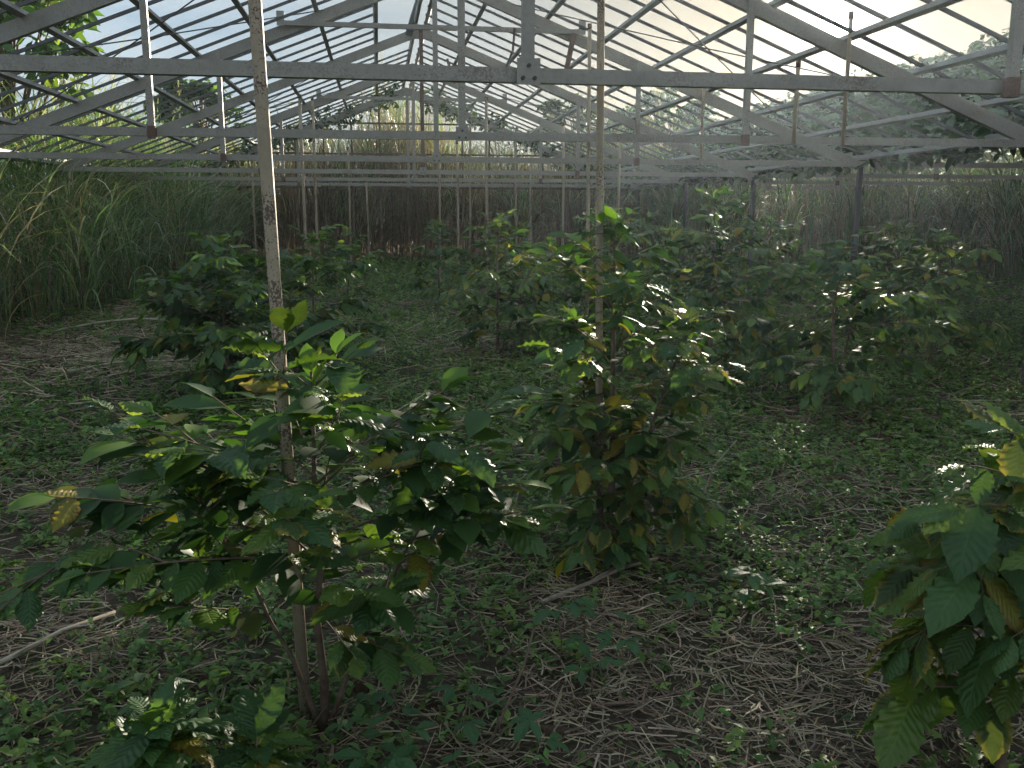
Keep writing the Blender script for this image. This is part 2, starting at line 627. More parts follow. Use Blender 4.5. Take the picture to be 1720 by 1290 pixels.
    if near:
        rods = [((-3.3, 6.95), (-0.5, 9.82)), ((-3.55, 9.82), (-0.42, 6.95)), ((1.42, 9.84), (4.6, 6.95)), ((1.5, 6.95), (4.5, 9.82)),
                ((-3.4, 13.0), (-0.5, 15.8)), ((-3.5, 15.8), (-0.4, 13.0)), ((1.5, 15.8), (4.6, 13.0)), ((1.6, 13.0), (4.5, 15.8))]
        for (xa, y_a), (xb, y_b) in rods:
            mid = Vector(((xa + xb) / 2, (y_a + y_b) / 2, roof_z((xa + xb) / 2) - 0.035))
            P(MB().tube([(xa, y_a, roof_z(xa) - 0.02), mid, (xb, y_b, roof_z(xb) - 0.02)], 0.006, 5), 'brace_rod', 'bar')
        for xx, fy, zt in ((3.50, 3, 3.06), (3.57, 2, 3.10), (3.17, 2, 2.74)):
            yy = Y0 + D * fy - 0.045
            st_ = P(MB().tube([(xx, yy, ZB - 0.03), (xx, yy, zt)], 0.016, 8), 'roof_strut', 'pole', root, True)
            P(MB().tube([(xx, yy, zt - 0.05), (xx, yy, zt + 0.004)], 0.02, 8), 'strut_sleeve', 'rusty', st_, True)
        # strips and bars hanging loose under the roof
        P(MB().bar((2.06, 9.80, ZB + 1.29), (1.97, 9.78, ZB + 0.87), 0.055, 0.008, (0, 1, 0)), 'loose_strip', 'rusty')
        P(MB().tube([(1.42, 9.7, ZB + 1.30), (1.40, 9.7, ZB + 1.08), (1.33, 9.7, ZB + 0.90), (1.17, 9.72, ZB + 0.78)], 0.013, 5), 'loose_strip', 'bar')
        P(MB().tube([(1.32, 12.7, 3.42), (1.55, 12.7, 3.45), (1.8, 12.7, 3.40), (2.05, 12.72, 3.37)], [0.02, 0.05, 0.035, 0.03], 6), 'loose_strip', 'rusty')
        P(MB().bar((0.95, 12.7, 3.62), (1.05, 12.7, 3.30), 0.035, 0.012, (0, 1, 0)), 'loose_strip', 'rusty')
        P(MB().tube([(0.45, 12.85, 3.93), (0.52, 12.75, 4.15), (0.62, 12.75, 4.42), (0.70, 12.8, 4.62)], [0.05, 0.045, 0.05, 0.03], 6), 'loose_strip', 'bar')
    return root


greenhouse('greenhouse_frame', 'bare steel greenhouse frame standing over the coffee bushes, its roof open to the sky', XR, range(0, 7), 19.3, True, False)
XN = XR + 2 * W + 0.12
greenhouse('greenhouse_frame', 'neighbouring greenhouse frame buried under a thick roof of vines', XN, range(1, 8), 23.6, False, False)

# ------------------------------------------------------------------ poles
POLES = [
    (-0.262, 2.70, 3.72, 0.0185, 'speckled rust-spotted steel pole rising through the large foreground coffee bush'),
    (1.0, 4.0, 3.90, 0.0165, 'smooth grey pole rising from the tall bushy coffee plant beside the near gusset plate'),
    (2.16, 9.4, 3.46, 0.018, 'grey pole with a cut top standing just beside and behind the smooth near pole'),
    (-1.16, 15.0, 3.40, 0.026, 'stout pale pole meeting a roof purlin behind the speckled foreground pole'),
    (-1.03, 15.82, 3.46, 0.023, 'pale pole standing just right of the stout pole that meets a purlin'),
    (-0.51, 17.0, 2.75, 0.018, 'thin pole before the far grass, left of the shortest one'),
    (-0.19, 17.6, 2.22, 0.018, 'short thin pole whose bare top ends at the far tie beam'),
    (1.02, 15.78, 2.6, 0.018, 'thin pole under the third bolted plate from the front'),
    (1.24, 14.5, 2.7, 0.018, 'thin pole under the second bolted plate from the front'),
    (1.83, 18.75, 3.50, 0.022, 'far pole reaching the vine-hung end rafter'),
    (1.84, 15.8, 3.52, 0.024, 'pale stout pole right of the bolted plates, reaching the roof'),
    (2.68, 18.0, 3.1, 0.019, 'thin far pole close left of its slimmer twin in front of the grass'),
    (2.80, 17.0, 2.6, 0.017, 'slim far pole close right of its taller twin in front of the grass'),
    (2.82, 14.0, 2.95, 0.018, 'thin pole midway between the slim far twins and the smooth near pole'),
    (3.27, 12.5, 2.6, 0.018, 'thin pole a little right of the smooth near pole, behind the coffee row'),
    (-2.2, 17.0, 2.4, 0.015, 'thinnest pole at the foot of the tall grass, left of the speckled pole'),
]
for k, (x, y, zt, r, lab) in enumerate(POLES):
    zb = gzf(x, y)
    w = R.uniform(-0.006, 0.006)
    ln = (-0.10, -0.075)[k] if k < 2 else R.uniform(-0.03, 0.03)          # out of plumb
    pts = [(x, y, zb - 0.1), (x + w + ln * .33, y, zb + (zt - zb) * 0.33), (x - w * 0.7 + ln * .66, y + w, zb + (zt - zb) * 0.66), (x + ln, y, zt)]
    x = x + ln
    e = empty('support_pole', (x, y, zb), lab, 'pole', 'poles propping up the greenhouse roof')
    MB().tube(pts, r, 12 if k < 2 else 8).build('shaft', M['pole'], e, True)
    MB().tube([(x, y, zt - 0.05), (x, y, zt + 0.004)], r + 0.004, 8).build('sleeve', M['rusty'], e, True)

# ------------------------------------------------------------------ leaves
def leaf_profile(v, W_):
    w = W_ / 2 * np.sin(np.pi * np.clip((v - 0.05) / 0.95, 0, 1) ** 0.88) ** 0.8
    w = w * (1 - 0.38 * np.clip((v - 0.75) / 0.25, 0, 1))
    return np.maximum(w, 0.010)


def leaf_mesh(name, nv, nu, mat, W_=0.42, fold=0.20, droop=0.30, wav=0.035, seed=0, curl=0.0):
    rr = np.random.default_rng(seed)
    v = np.linspace(0, 1, nv + 1)
    u = np.linspace(-1, 1, nu + 1)
    ph1, ph2 = rr.uniform(0, 6.28, 2)
    fr = rr.uniform(5.5, 8.5)
    w = leaf_profile(v, W_)
    U, Vv = np.meshgrid(u, v)
    Wd = w[:, None]
    edge = np.abs(U) ** 1.6
    wob = np.where(U < 0, np.sin(2 * np.pi * fr * Vv + ph1), np.sin(2 * np.pi * fr * Vv + ph2))
    amp = wav * np.sin(np.pi * Vv) ** 0.5
    X = U * Wd * (1 + 0.10 * wob * edge * np.minimum(1, w[:, None] / 0.05)) + 0.03 * np.sin(2.4 * Vv + ph1)
    Z = np.abs(U) * Wd * fold * 1.6 + amp * wob * edge
    Z += -curl * (U * Wd) ** 2 * 6
    th = Vv ** 1.3 * droop * 1.6
    Yl = np.cumsum(np.concatenate([[0], np.cos(th[1:, 0]) * np.diff(v)]))
    Zl = np.cumsum(np.concatenate([[0], -np.sin(th[1:, 0]) * np.diff(v)]))
    Yc = Yl[:, None] + Z * np.sin(th)
    Zc = Zl[:, None] + Z * np.cos(th)
    VV = np.stack([X, Yc, Zc], -1).reshape(-1, 3)
    k = nu + 1
    idx = (np.arange(nv)[:, None] * k + np.arange(nu)[None]).ravel()
    FF = np.stack([idx, idx + 1, idx + k + 1, idx + k], -1)
    me = np_mesh(name, VV, FF, smooth=True)
    uvl = me.uv_layers.new(name='UVMap')
    UV = np.stack([U * 0.5 + 0.5, Vv], -1).reshape(-1, 2)
    vi = np.empty(len(me.loops), np.int32)
    me.loops.foreach_get('vertex_index', vi)
    uvl.data.foreach_set('uv', UV[vi].astype(np.float32).ravel())
    me.materials.append(M[mat])
    return me


LEAF = {}
MATS = ('leaf_dark', 'leaf_mid', 'leaf_young', 'leaf_edge', 'leaf_yellow', 'leaf_brown')
for lod, (nv, nu) in {'hi': (18, 6), 'mid': (9, 4), 'lo': (5, 2)}.items():
    for mi, mt in enumerate(MATS):
        L = []
        for s in range(5):
            rs = random.Random(s * 17 + mi)
            L.append(leaf_mesh('leaf', nv, nu, mt, rs.uniform(0.46, 0.56), rs.uniform(0.06, 0.24), rs.uniform(0.12, 0.5),
                               rs.uniform(0.028, 0.048) if lod != 'lo' else 0.02, s * 31 + mi * 7 + nv,
                               rs.uniform(0.0, 0.4) if mt != 'leaf_brown' else 1.5))
        LEAF[lod, mt] = L


def leaf_matrix(p, dr, nrm_, size):
    y = dr.normalized()
    x = y.cross(nrm_)
    if x.length < 1e-3:
        x = y.cross(Vector((1, 0, 0)))
    x.normalize()
    z = x.cross(y)
    mm = Matrix((x * size, y * size, z * size)).transposed().to_4x4()
    mm.translation = p
    return mm


def pick_mat(rng, old, yellow):
    q = rng.random()
    if old > 0.95:
        return 'leaf_young' if q < 0.62 else 'leaf_mid'
    if q < yellow * 0.35:
        return 'leaf_yellow'
    if q < yellow:
        return 'leaf_edge'
    if q < yellow + 0.15:
        return 'leaf_young'  # young growth, its share raised so pale colour imitates rim-lit leaves
    return 'leaf_mid' if q < yellow + 0.5 else 'leaf_dark'


def coffee_plant(label, x, y, h, r, seed, lod='mid', leaf_len=0.135, stems=1, yellow=0.12, node=0.13, bare=0.3, low=0.14, cap=300, extra=(), droop=1.0, hang=None, flat=1.1, young=True, spread=None, fork=0.8, group='coffee plants growing in the greenhouse'):
    rg = random.Random(seed)
    hang = droop if hang is None else hang
    zb = gzf(x, y)
    root = empty('coffee_plant', (x, y, zb), label, 'coffee plant', group)
    off = Matrix.Translation(-Vector((x, y, zb)))
    leaves = []
    branches = []
    for si in range(stems):
        a = rg.uniform(0, 6.28)
        ln = 0 if si == 0 else rg.uniform(0.3, 0.55)
        hh = h * (1 if si == 0 else rg.uniform(0.62, 0.85))
        if spread and si > 0:
            a, ln, hh = spread[si - 1]
            hh *= h
        n = 7
        pts = []
        for k in range(n):
            t = k / (n - 1)
            pts.append(Vector((x + math.cos(a) * ln * hh * t ** 1.2 + rg.uniform(-.012, .012) * (k > 0), y + math.sin(a) * ln * hh * t ** 1.2 + rg.uniform(-.012, .012) * (k > 0), zb - 0.03 + (hh + 0.03) * t)))
        r0 = 0.007 + 0.008 * hh if si == 0 else 0.005 + 0.006 * hh
        MB().tube(pts, [r0 * (1 - 0.75 * k / (n - 1)) for k in range(n)], 7).build('stem', M['bark'], root, True)

        def at(t):
            q = t * (n - 1)
            i = min(int(q), n - 2)
            return pts[i].lerp(pts[i + 1], q - i)
        nn = max(3, int(hh * (1 - low) / node))
        az = rg.uniform(0, 6.28)
        for k in range(nn):
            t = low + (1 - low) * (k + 0.5) / nn
            az += math.pi / 2 + rg.uniform(-0.45, 0.45)
            prof = (0.62 + 0.9 * t if t < 0.42 else 1.0 - 0.80 * ((t - 0.42) / 0.58) ** flat)
            if si > 0:
                prof *= 0.6
            for sgn in (0, math.pi):
                if rg.random() < 0.07:
                    continue
                lb = r * prof * rg.uniform(0.75, 1.12)
                el0 = rad(18 + 34 * t + rg.uniform(-10, 10))
                branches.append((at(t), az + sgn + rg.uniform(-.2, .2), lb, el0, t))
        # crown tuft
        top = pts[-1]
        for k in range(7):
            an = az + k * 2.1
            e = rad(rg.uniform(25, 72))
            dv = Vector((math.cos(an) * math.cos(e), math.sin(an) * math.cos(e), math.sin(e)))
            leaves.append((top - Vector((0, 0, 0.015 * k)), dv, Vector((0, 0, 1)) - dv * 0.2, leaf_len * rg.uniform(0.5, 0.95), ('leaf_young' if k < 4 else 'leaf_mid') if young else 'leaf_dark'))
    for ex in extra:                                 # (height fraction, azimuth deg, length, start elevation deg)
        branches.append((Vector((x, y, zb + h * ex[0])), rad(ex[1]), ex[2], rad(ex[3]), ex[0]))
    queue = [b + (0,) for b in branches]
    while queue:
        p, azm, lb, el0, t, order = queue.pop(0)
        nseg = 5 if order == 0 else 3
        pp = [p.copy()]
        q = p.copy()
        bend = rg.uniform(0.5, 1.0) * droop * (1.15 - 0.55 * t)
        a = azm
        dirs = []
        for k in range(nseg):
            e = el0 - bend * ((k + 0.5) / nseg) ** 1.1
            a += rg.uniform(-.09, .09)
            dv = Vector((math.cos(a) * math.cos(e), math.sin(a) * math.cos(e), math.sin(e)))
            dirs.append(dv)
            q = q + dv * (lb / nseg)
            q.z = max(q.z, gzf(q.x, q.y) + 0.05)
            pp.append(q.copy())
        rb = 0.0022 + 0.004 * lb
        if order == 0 and lb > 0.26:
            for q2 in range(int(rg.uniform(0.5, 1) * fork * lb / 0.1)):
                f = rg.uniform(0.3, 0.88)
                kk = min(int(f * nseg), nseg - 1)
                queue.append((pp[kk].lerp(pp[kk + 1], f * nseg - kk), azm + rg.choice((-1, 1)) * rg.uniform(0.5, 1.1), lb * rg.uniform(0.28, 0.45), el0 - bend * f + rg.uniform(-.2, .45), t, 1))
        MB().tube(pp, [rb * (1 - 0.6 * k / nseg) for k in range(nseg + 1)], 5).build('branch', M['bark'], root, True)
        s0 = (bare * (1.15 - t) if order == 0 else 0.12) * lb
        nl = max(2, int((lb - s0) / (0.055 if lod == 'hi' else 0.06)))
        for j in range(nl + 1):
            f = (s0 + (lb - s0) * j / nl) / lb
            kk = min(int(f * nseg), nseg - 1)
            pos_ = pp[kk].lerp(pp[kk + 1], f * nseg - kk)
            dv = dirs[kk]
            sd = dv.cross(Vector((0, 0, 1))).normalized()
            last = j == nl
            for sg in (-1, 1):
                if rg.random() < 0.16 and not last:
                    continue
                fwd = 0.45 + 0.5 * f + (0.6 if last else 0)
                dr = sd * sg * (0.4 if last else 0.85) + dv * fwd + Vector((0, 0, rg.uniform(-0.75, 0.12) * hang * (0.3 if last else 1)))
                dr += Vector((rg.uniform(-.25, .25), rg.uniform(-.25, .25), rg.uniform(-.15, .15)))
                nv_ = Vector((rg.uniform(-.45, .45), rg.uniform(-.45, .45), 1.0))
                sz = leaf_len * rg.uniform(0.55, 1.2) * (0.72 if last else 1.0)
                leaves.append((pos_, dr, nv_, sz, pick_mat(rg, 0.96 if last and young and rg.random() < .6 else 0.5, yellow * (1.6 - t))))
    rg.shuffle(leaves)
    leaves.sort(key=lambda L: L[0].y + rg.uniform(-.2, .2))
    for (p, dr, nv_, sz, mt) in leaves[:cap]:
        me = LEAF[lod, mt][rg.randrange(5)]
        ob = bpy.data.objects.new('leaf', me)
        C.objects.link(ob)
        ob.parent = root
        ob.matrix_local = off @ leaf_matrix(p, dr, nv_, sz)
    rest = leaves[cap:]
    if rest:
        joined_leaves('leaf_mass', rest, root)
    return root


TINT = {'leaf_dark': (0.03, 0.072, 0.025), 'leaf_mid': (0.045, 0.10, 0.027), 'leaf_young': (0.10, 0.18, 0.03), 'leaf_edge': (0.09, 0.11, 0.025), 'leaf_yellow': (0.25, 0.21, 0.03), 'leaf_brown': (0.1, 0.06, 0.03)}


def joined_leaves(name, L, root):
    me0 = LEAF['lo', 'leaf_mid'][1]
    co = np.empty(len(me0.vertices) * 3, np.float32)
    me0.vertices.foreach_get('co', co)
    co = co.reshape(-1, 3)
    fi = np.array([list(p.vertices) for p in me0.polygons])
    VV, FF, CC = [], [], []
    for k, (p, dr, nv_, sz, mt) in enumerate(L):
        mm = np.array(leaf_matrix(p, dr, nv_, sz))
        VV.append(co @ mm[:3, :3].T + mm[:3, 3])
        FF.append(fi + k * len(co))
        CC.append(np.tile(TINT[mt], (len(co), 1)))
    o = link(name, np_mesh(name, np.concatenate(VV), np.concatenate(FF), np.concatenate(CC), True), M['foliage'], root)
    o['kind'] = 'stuff'
    return o


# foreground
coffee_plant('large foreground coffee bush with long drooping side branches round the speckled pole', -0.205, 2.66, 1.13, 0.58, 3, 'hi', 0.17, 3, 0.12, 0.10, 0.42, 0.45, droop=0.30, hang=0.75, flat=1.9, fork=0.6,
             extra=((0.48, 187, 0.80, 10), (0.53, 170, 0.74, 16), (0.46, 8, 0.64, 18), (0.54, 350, 0.60, 24), (0.50, 204, 0.64, 12), (0.33, 300, 0.25, 0), (0.30, 330, 0.28, 0),
                    (0.60, 184, 0.62, 34), (0.62, 160, 0.60, 30), (0.68, 205, 0.54, 34), (0.62, 6, 0.62, 32), (0.64, 338, 0.58, 28), (0.70, 24, 0.50, 34), (0.72, 140, 0.46, 30), (0.7, 260, 0.34, 20)),
             spread=((-0.15, 0.50, 0.74), (3.3, 0.42, 0.70)))
coffee_plant('tall bushy coffee plant with dense olive foliage around the smooth grey pole', 1.02, 3.90, 1.56, 0.58, 21, 'hi', 0.135, 3, 0.30, 0.08, 0.25, 0.10, droop=0.9, hang=1.2, flat=1.5, fork=0.9)
coffee_plant('backlit coffee plant cut by the frame edge, with big yellow-rimmed leaves', 1.66, 2.06, 1.04, 0.38, 34, 'hi', 0.205, 1, 0.46, 0.085, 0.1, 0.26, droop=1.6, hang=1.8, flat=1.6, fork=0.6,
             extra=((0.78, 170, 0.30, 30), (0.72, 200, 0.30, 26), (0.64, 150, 0.32, 22), (0.86, 185, 0.22, 40)))
coffee_plant('low coffee seedling with big dark leaves nearest the camera, left one', -0.60, 2.22, 0.32, 0.10, 41, 'hi', 0.19, 1, 0.1, 0.06, 0.2, 0.72, young=False)
coffee_plant('low coffee seedling with big dark leaves at the foot of the speckled pole', -0.36, 2.28, 0.22, 0.10, 45, 'hi', 0.18, 1, 0.12, 0.05, 0.2, 0.6, young=False)
# middle and far rows
MID = [
    (-1.25, 7.55, 1.22, 0.84, 51, 'mid', 0.15, 3, 0.06, 'wide coffee bush behind the speckled pole, next to the tall grass'),
    (-0.60, 8.45, 1.25, 0.72, 52, 'mid', 0.145, 2, 0.06, 'sunlit coffee bush just behind and right of the wide one by the grass'),
    (1.15, 9.0, 1.36, 0.72, 53, 'mid', 0.14, 2, 0.2, 'yellowing coffee plant at the end of the grassy path, left of the smooth pole'),
    (2.30, 9.6, 1.42, 0.80, 54, 'mid', 0.14, 2, 0.14, 'coffee plant whose top shows behind the smooth grey pole'),
    (2.90, 7.75, 1.62, 0.74, 55, 'mid', 0.14, 2, 0.16, 'tallest hazy coffee plant right of the smooth pole'),
    (3.45, 6.55, 1.22, 0.86, 56, 'mid', 0.145, 2, 0.1, 'dark wide coffee bush with a bare trunk standing in the sun haze'),
    (5.05, 7.7, 1.25, 0.78, 57, 'mid', 0.145, 1, 0.1, 'shaded coffee bush under the vine roof, farthest to the side'),
    (0.80, 12.6, 1.15, 0.60, 58, 'mid', 0.14, 1, 0.12, 'small far coffee bush in front of the thin pole pair'),
    (1.95, 12.6, 1.15, 0.66, 59, 'lo', 0.14, 1, 0.12, 'far coffee bush before the dark reeds, beside the pale stout pole'),
    (3.35, 11.2, 1.30, 0.74, 60, 'lo', 0.14, 1, 0.12, 'far coffee bush behind the tallest hazy one'),
    (4.55, 10.3, 1.30, 0.80, 61, 'lo', 0.14, 1, 0.1, 'far coffee bush behind the dark wide one with the bare trunk'),
    (-0.45, 13.0, 1.05, 0.55, 62, 'lo', 0.14, 1, 0.12, 'far coffee bush hiding behind the sunlit one by the path'),
    (6.0, 10.2, 1.25, 0.80, 63, 'lo', 0.14, 1, 0.1, 'shaded far coffee bush deep under the vine roof'),
    (5.6, 13.0, 1.2, 0.80, 64, 'lo', 0.14, 1, 0.1, 'deepest shaded coffee bush near the dark end wall'),
]
for (x, y, h, r, sd, lod, ll, st, ye, lab) in MID:
    coffee_plant(lab, x, y, h, r, sd, lod, ll, st, ye, 0.10 if lod == 'mid' else 0.13, 0.25, 0.16, fork=1.2)


# ------------------------------------------------------------------ grass stands
def blades(P0, az, el, L, w, bend, col, nseg=7, twist=0.4):
    """ribbons: arrays of roots, azimuth, start elevation, length, width, total bend"""
    N = len(P0)
    s = np.linspace(0, 1, nseg + 1)
    pts = np.zeros((N, nseg + 1, 3))
    pts[:, 0] = P0
    ca, sa = np.cos(az), np.sin(az)
    for k in range(nseg):
        e = el - bend * ((k + 0.5) / nseg) ** 1.4
        st = (L / nseg)
        pts[:, k + 1, 0] = pts[:, k, 0] + ca * np.cos(e) * st
        pts[:, k + 1, 1] = pts[:, k, 1] + sa * np.cos(e) * st
        pts[:, k + 1, 2] = pts[:, k, 2] + np.sin(e) * st
    tw = NR.uniform(-twist, twist, N)
    side = np.stack([-np.sin(az + tw), np.cos(az + tw), NR.uniform(-.3, .3, N)], -1)
    prof = np.minimum(1, 0.35 + 3 * s) * (1 - s ** 2.2)
    prof[-1] = 0.03
    hw = (w[:, None] * prof[None] / 2)[..., None] * side[:, None, :]
    VV = np.stack([pts - hw, pts + hw], 2).reshape(-1, 3)
    k = 2 * (nseg + 1)
    b = np.arange(N)[:, None] * k + 2 * np.arange(nseg)[None]
    FF = np.stack([b, b + 1, b + 3, b + 2], -1).reshape(-1, 4)
    CC = np.repeat(col, k, 0)
    return VV, FF, CC


def jitter_cols(base, N, amt=0.3):
    base = np.asarray(base)
    ch = base[NR.integers(0, len(base), N)]
    return ch * NR.uniform(1 - amt, 1 + amt, (N, 1)) * NR.uniform(0.9, 1.1, (N, 3))


def merge(parts):
    VV, FF, CC, off = [], [], [], 0
    for v, f, c in parts:
        VV.append(v)
        FF.append(f + off)
        CC.append(c)
        off += len(v)
    return np.concatenate(VV), np.concatenate(FF), np.concatenate(CC)


GREENS = [(0.14, 0.225, 0.085), (0.10, 0.17, 0.07), (0.29, 0.335, 0.20), (0.42, 0.44, 0.31), (0.085, 0.15, 0.063), (0.125, 0.20, 0.08)]  # pale entries paint the sky highlights on the blades into the colour
DRY = [(0.30, 0.245, 0.15), (0.24, 0.185, 0.115), (0.36, 0.30, 0.19)]
REED = [(0.19, 0.12, 0.085), (0.24, 0.165, 0.115), (0.13, 0.085, 0.062)]


def grass_stand(name, label, xy, height, nblade, nstem, nplume, cols, dry_share, blen=(0.7, 1.5), wid=(0.012, 0.028), low_reed=0.0):
    """xy(n): n ground points of the stand; height(x, y): height of the stand there"""
    parts = []
    # culms
    X, Y = xy(nstem)
    H = height(X, Y) * NR.uniform(0.75, 1.05, nstem)
    P0 = np.stack([X, Y, gz(X, Y) - 0.02], -1)
    az = NR.uniform(0, 6.28, nstem)
    parts.append(blades(P0, az, np.full(nstem, 1.5) - NR.uniform(0, 0.12, nstem), H, NR.uniform(0.012, 0.022, nstem), NR.uniform(0, 0.25, nstem),
                        jitter_cols(REED if low_reed else GREENS[:2] + DRY[1:2] + REED[:1], nstem), 4, 3.0))
    # leaves leave the culms all the way up, gathered in clumps
    n = nblade
    nc = max(12, nblade // 85)
    cxx, cyy = xy(nc)
    chh = height(cxx, cyy) * NR.uniform(0.72, 1.12, nc)
    ctint = NR.uniform(0.72, 1.35, (nc, 1)) * NR.uniform(0.9, 1.1, (nc, 3))
    ci = NR.integers(0, nc, n)
    dx, dy = NR.normal(0, 0.17, n), NR.normal(0, 0.17, n)
    X, Y = cxx[ci] + dx, cyy[ci] + dy
    Hh = chh[ci]
    f = NR.uniform(0, 1, n) ** 0.8
    baz = np.arctan2(dy, dx) + NR.normal(0, 0.8, n)
    Z = gz(X, Y) + Hh * f * 0.86
    col = jitter_cols(cols, n, 0.2) * ctint[ci]
    isdry = NR.random(n) < dry_share * (1.4 - f)
    col[isdry] = jitter_cols(DRY, int(isdry.sum()))
    if low_reed:
        lo = (f < 0.42) & (NR.random(n) < low_reed)
        col[lo] = jitter_cols(REED, int(lo.sum()))
    L = NR.uniform(blen[0], blen[1], n) * (0.75 + 0.5 * (1 - abs(f - .5)))
    parts.append(blades(np.stack([X, Y, Z], -1), baz, NR.uniform(0.9, 1.45, n), L, NR.uniform(wid[0], wid[1], n), NR.uniform(1.0, 2.6, n), col, 7, 0.5))
    # plumes
    X, Y = xy(nplume)
    Hp = height(X, Y) * NR.uniform(0.95, 1.22, nplume)
    P0 = np.stack([X, Y, gz(X, Y) + Hp * 0.6], -1)
    az = NR.uniform(0, 6.28, nplume)
    parts.append(blades(P0, az, np.full(nplume, 1.48), Hp * 0.45, np.full(nplume, 0.008), NR.uniform(0.1, 0.5, nplume), jitter_cols(DRY, nplume), 5))
    m_ = 14
    top = P0 + np.stack([np.cos(az) * Hp * 0.05, np.sin(az) * Hp * 0.05, Hp * 0.40], -1)
    PP = np.repeat(top, m_, 0)
    PP[:, 2] += NR.uniform(-0.16, 0.12, len(PP))
    parts.append(blades(PP, NR.uniform(0, 6.28, len(PP)), NR.uniform(0.7, 1.4, len(PP)), NR.uniform(0.12, 0.26, len(PP)), np.full(len(PP), 0.007), NR.uniform(0.2, 1.2, len(PP)), jitter_cols([(0.42, 0.35, 0.25), (0.36, 0.27, 0.2), (0.5, 0.43, 0.33)], len(PP)), 3))
    v, f_, c = merge(parts)
    o = link(name, np_mesh(name, v, f_, c), M['grass'])
    return tag(o, label, 'tall grass', None, 'stuff')


def edge_x(y):
    return np.interp(y, [4, 8, 11.5, 15.8, 22, 26], [-5.3, -4.6, -4.0, -3.25, -2.7, -2.5])


def xy_left(n):
    y = NR.uniform(7.5, 25, n)
    q = NR.random(n) ** 1.8
    x = edge_x(y) - q * 3.2 + 0.15 * nz(y, y * 0, 2.5)
    return x, y


def h_left(x, y):
    q = np.clip((edge_x(y) - x) / 0.9, 0, 1)
    return (1.15 + 1.65 * q) * (1 + 0.13 * nz(x, y, 1.1, 3)) + 0.02 * (y - 12)


grass_stand('tall_grass', 'tall arching green grass crowding in along the open side of the greenhouse', xy_left, h_left, 15000, 1600, 130, GREENS, 0.13)


def xy_far(n):
    x = NR.uniform(-3.4, 7.5, n)
    y = 19.7 + NR.random(n) ** 1.5 * 4.0 + 0.3 * nz(x, x * 0, 1.2)
    return x, y


def h_far(x, y):
    q = np.clip((y - 19.4) / 0.7, 0, 1)
    return (1.3 + 1.35 * q) * (1 + 0.10 * nz(x, y, 1.7, 1)) + 1.25 * np.exp(-((x - 0.45) / 1.0) ** 2) * q + 0.35 * np.exp(-((x + 1.6) / 0.7) ** 2)


grass_stand('tall_grass', 'dark reed-like tall grass with brown stems closing the far end of the greenhouse', xy_far, h_far, 14000, 6000, 90, GREENS + [(0.04, 0.075, 0.04)] * 2 + REED[:1] + DRY[1:2], 0.36, (0.6, 1.2), low_reed=0.75)


def xy_right(n):
    y = NR.uniform(13.5, 25, n)
    x = 7.2 + NR.random(n) * 9
    k = NR.random(n) < 0.5
    y = np.where(k, 16.5 + NR.random(n) ** 1.5 * 6, y)
    x = np.where(k, NR.uniform(5.6, 15, n), np.maximum(x, 11.5))
    return x, y


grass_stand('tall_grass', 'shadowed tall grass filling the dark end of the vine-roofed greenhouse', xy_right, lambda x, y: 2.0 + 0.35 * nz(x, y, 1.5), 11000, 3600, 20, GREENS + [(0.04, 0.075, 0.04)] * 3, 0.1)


# ------------------------------------------------------------------ leaf clouds for vines and crowns
def leaf_cloud(P, size, cols, flat=0.5, droop=0.3, amt=0.3):
    """folded six-point leaves at points P"""
    N = len(P)
    az = NR.uniform(0, 6.28, N)
    e = NR.uniform(-0.9, 0.5, N) - droop * 0.5
    dr = np.stack([np.cos(az) * np.cos(e), np.sin(az) * np.cos(e), np.sin(e)], -1)
    nn = np.stack([NR.normal(0, flat, N), NR.normal(0, flat, N), np.ones(N)], -1)
    x = np.cross(dr, nn)
    x /= np.linalg.norm(x, axis=1, keepdims=True) + 1e-9
    z = np.cross(x, dr)
    s = size if isinstance(size, np.ndarray) else NR.uniform(size[0], size[1], N)
    loc = np.array([(0, 0, 0), (-.27, .35, .07), (-.2, .72, .02), (0, 1, -.12), (.2, .72, .02), (.27, .35, .07), (0, .36, -.01), (0, .72, -.05)])
    VV = P[:, None] + s[:, None, None] * (loc[None, :, 0, None] * x[:, None] + loc[None, :, 1, None] * dr[:, None] + loc[None, :, 2, None] * z[:, None])
    tri = np.array([(0, 1, 6, 6), (1, 2, 7, 6), (2, 3, 7, 7), (0, 6, 5, 5), (6, 7, 4, 5), (7, 3, 4, 4)])
    b = np.arange(N)[:, None] * 8
    t3 = np.array([(0, 6, 1), (2, 7, 3), (0, 5, 6), (7, 4, 3)])
    q4 = np.array([(1, 6, 7, 2), (6, 5, 4, 7)])
    T = (b[:, None] + t3[None]).reshape(-1, 3)
    Q = (b[:, None] + q4[None]).reshape(-1, 4)
    CC = np.repeat(jitter_cols(cols, N, amt), 8, 0)
    return VV.reshape(-1, 3), [T, Q], CC


VINE = [(0.03, 0.065, 0.022), (0.042, 0.08, 0.025), (0.025, 0.052, 0.02), (0.055, 0.09, 0.03)]


def cloud_obj(name, P, size, cols, parent=None, mat='vine', **k):
    v, f, c = leaf_cloud(P, size, cols, **k)
    return link(name, np_mesh(name, v, f, c), M[mat], parent)


# vines lying over the neighbouring roof
def vine_points(n, y0, y1, side):
    u = NR.random(n)
    y = NR.uniform(y0, y1, n)
    x = XN + side * u * (W + 0.2)
    thick = 0.34 + 0.16 * nz(x, y, 1.4, 2) + 0.16 * (1 - u)
    z = ZA + 0.06 - SL * u * (W + 0.2) + np.maximum(thick, 0.05) * NR.random(n) ** 1.2 - 0.06
    gap = nz(x * 0.5, y, 2.6, 5) + 0.4 * nz(x, y, 5, 1) > 0.62
    gap &= NR.random(n) < 0.93
    return np.stack([x, y, z], -1)[~gap]


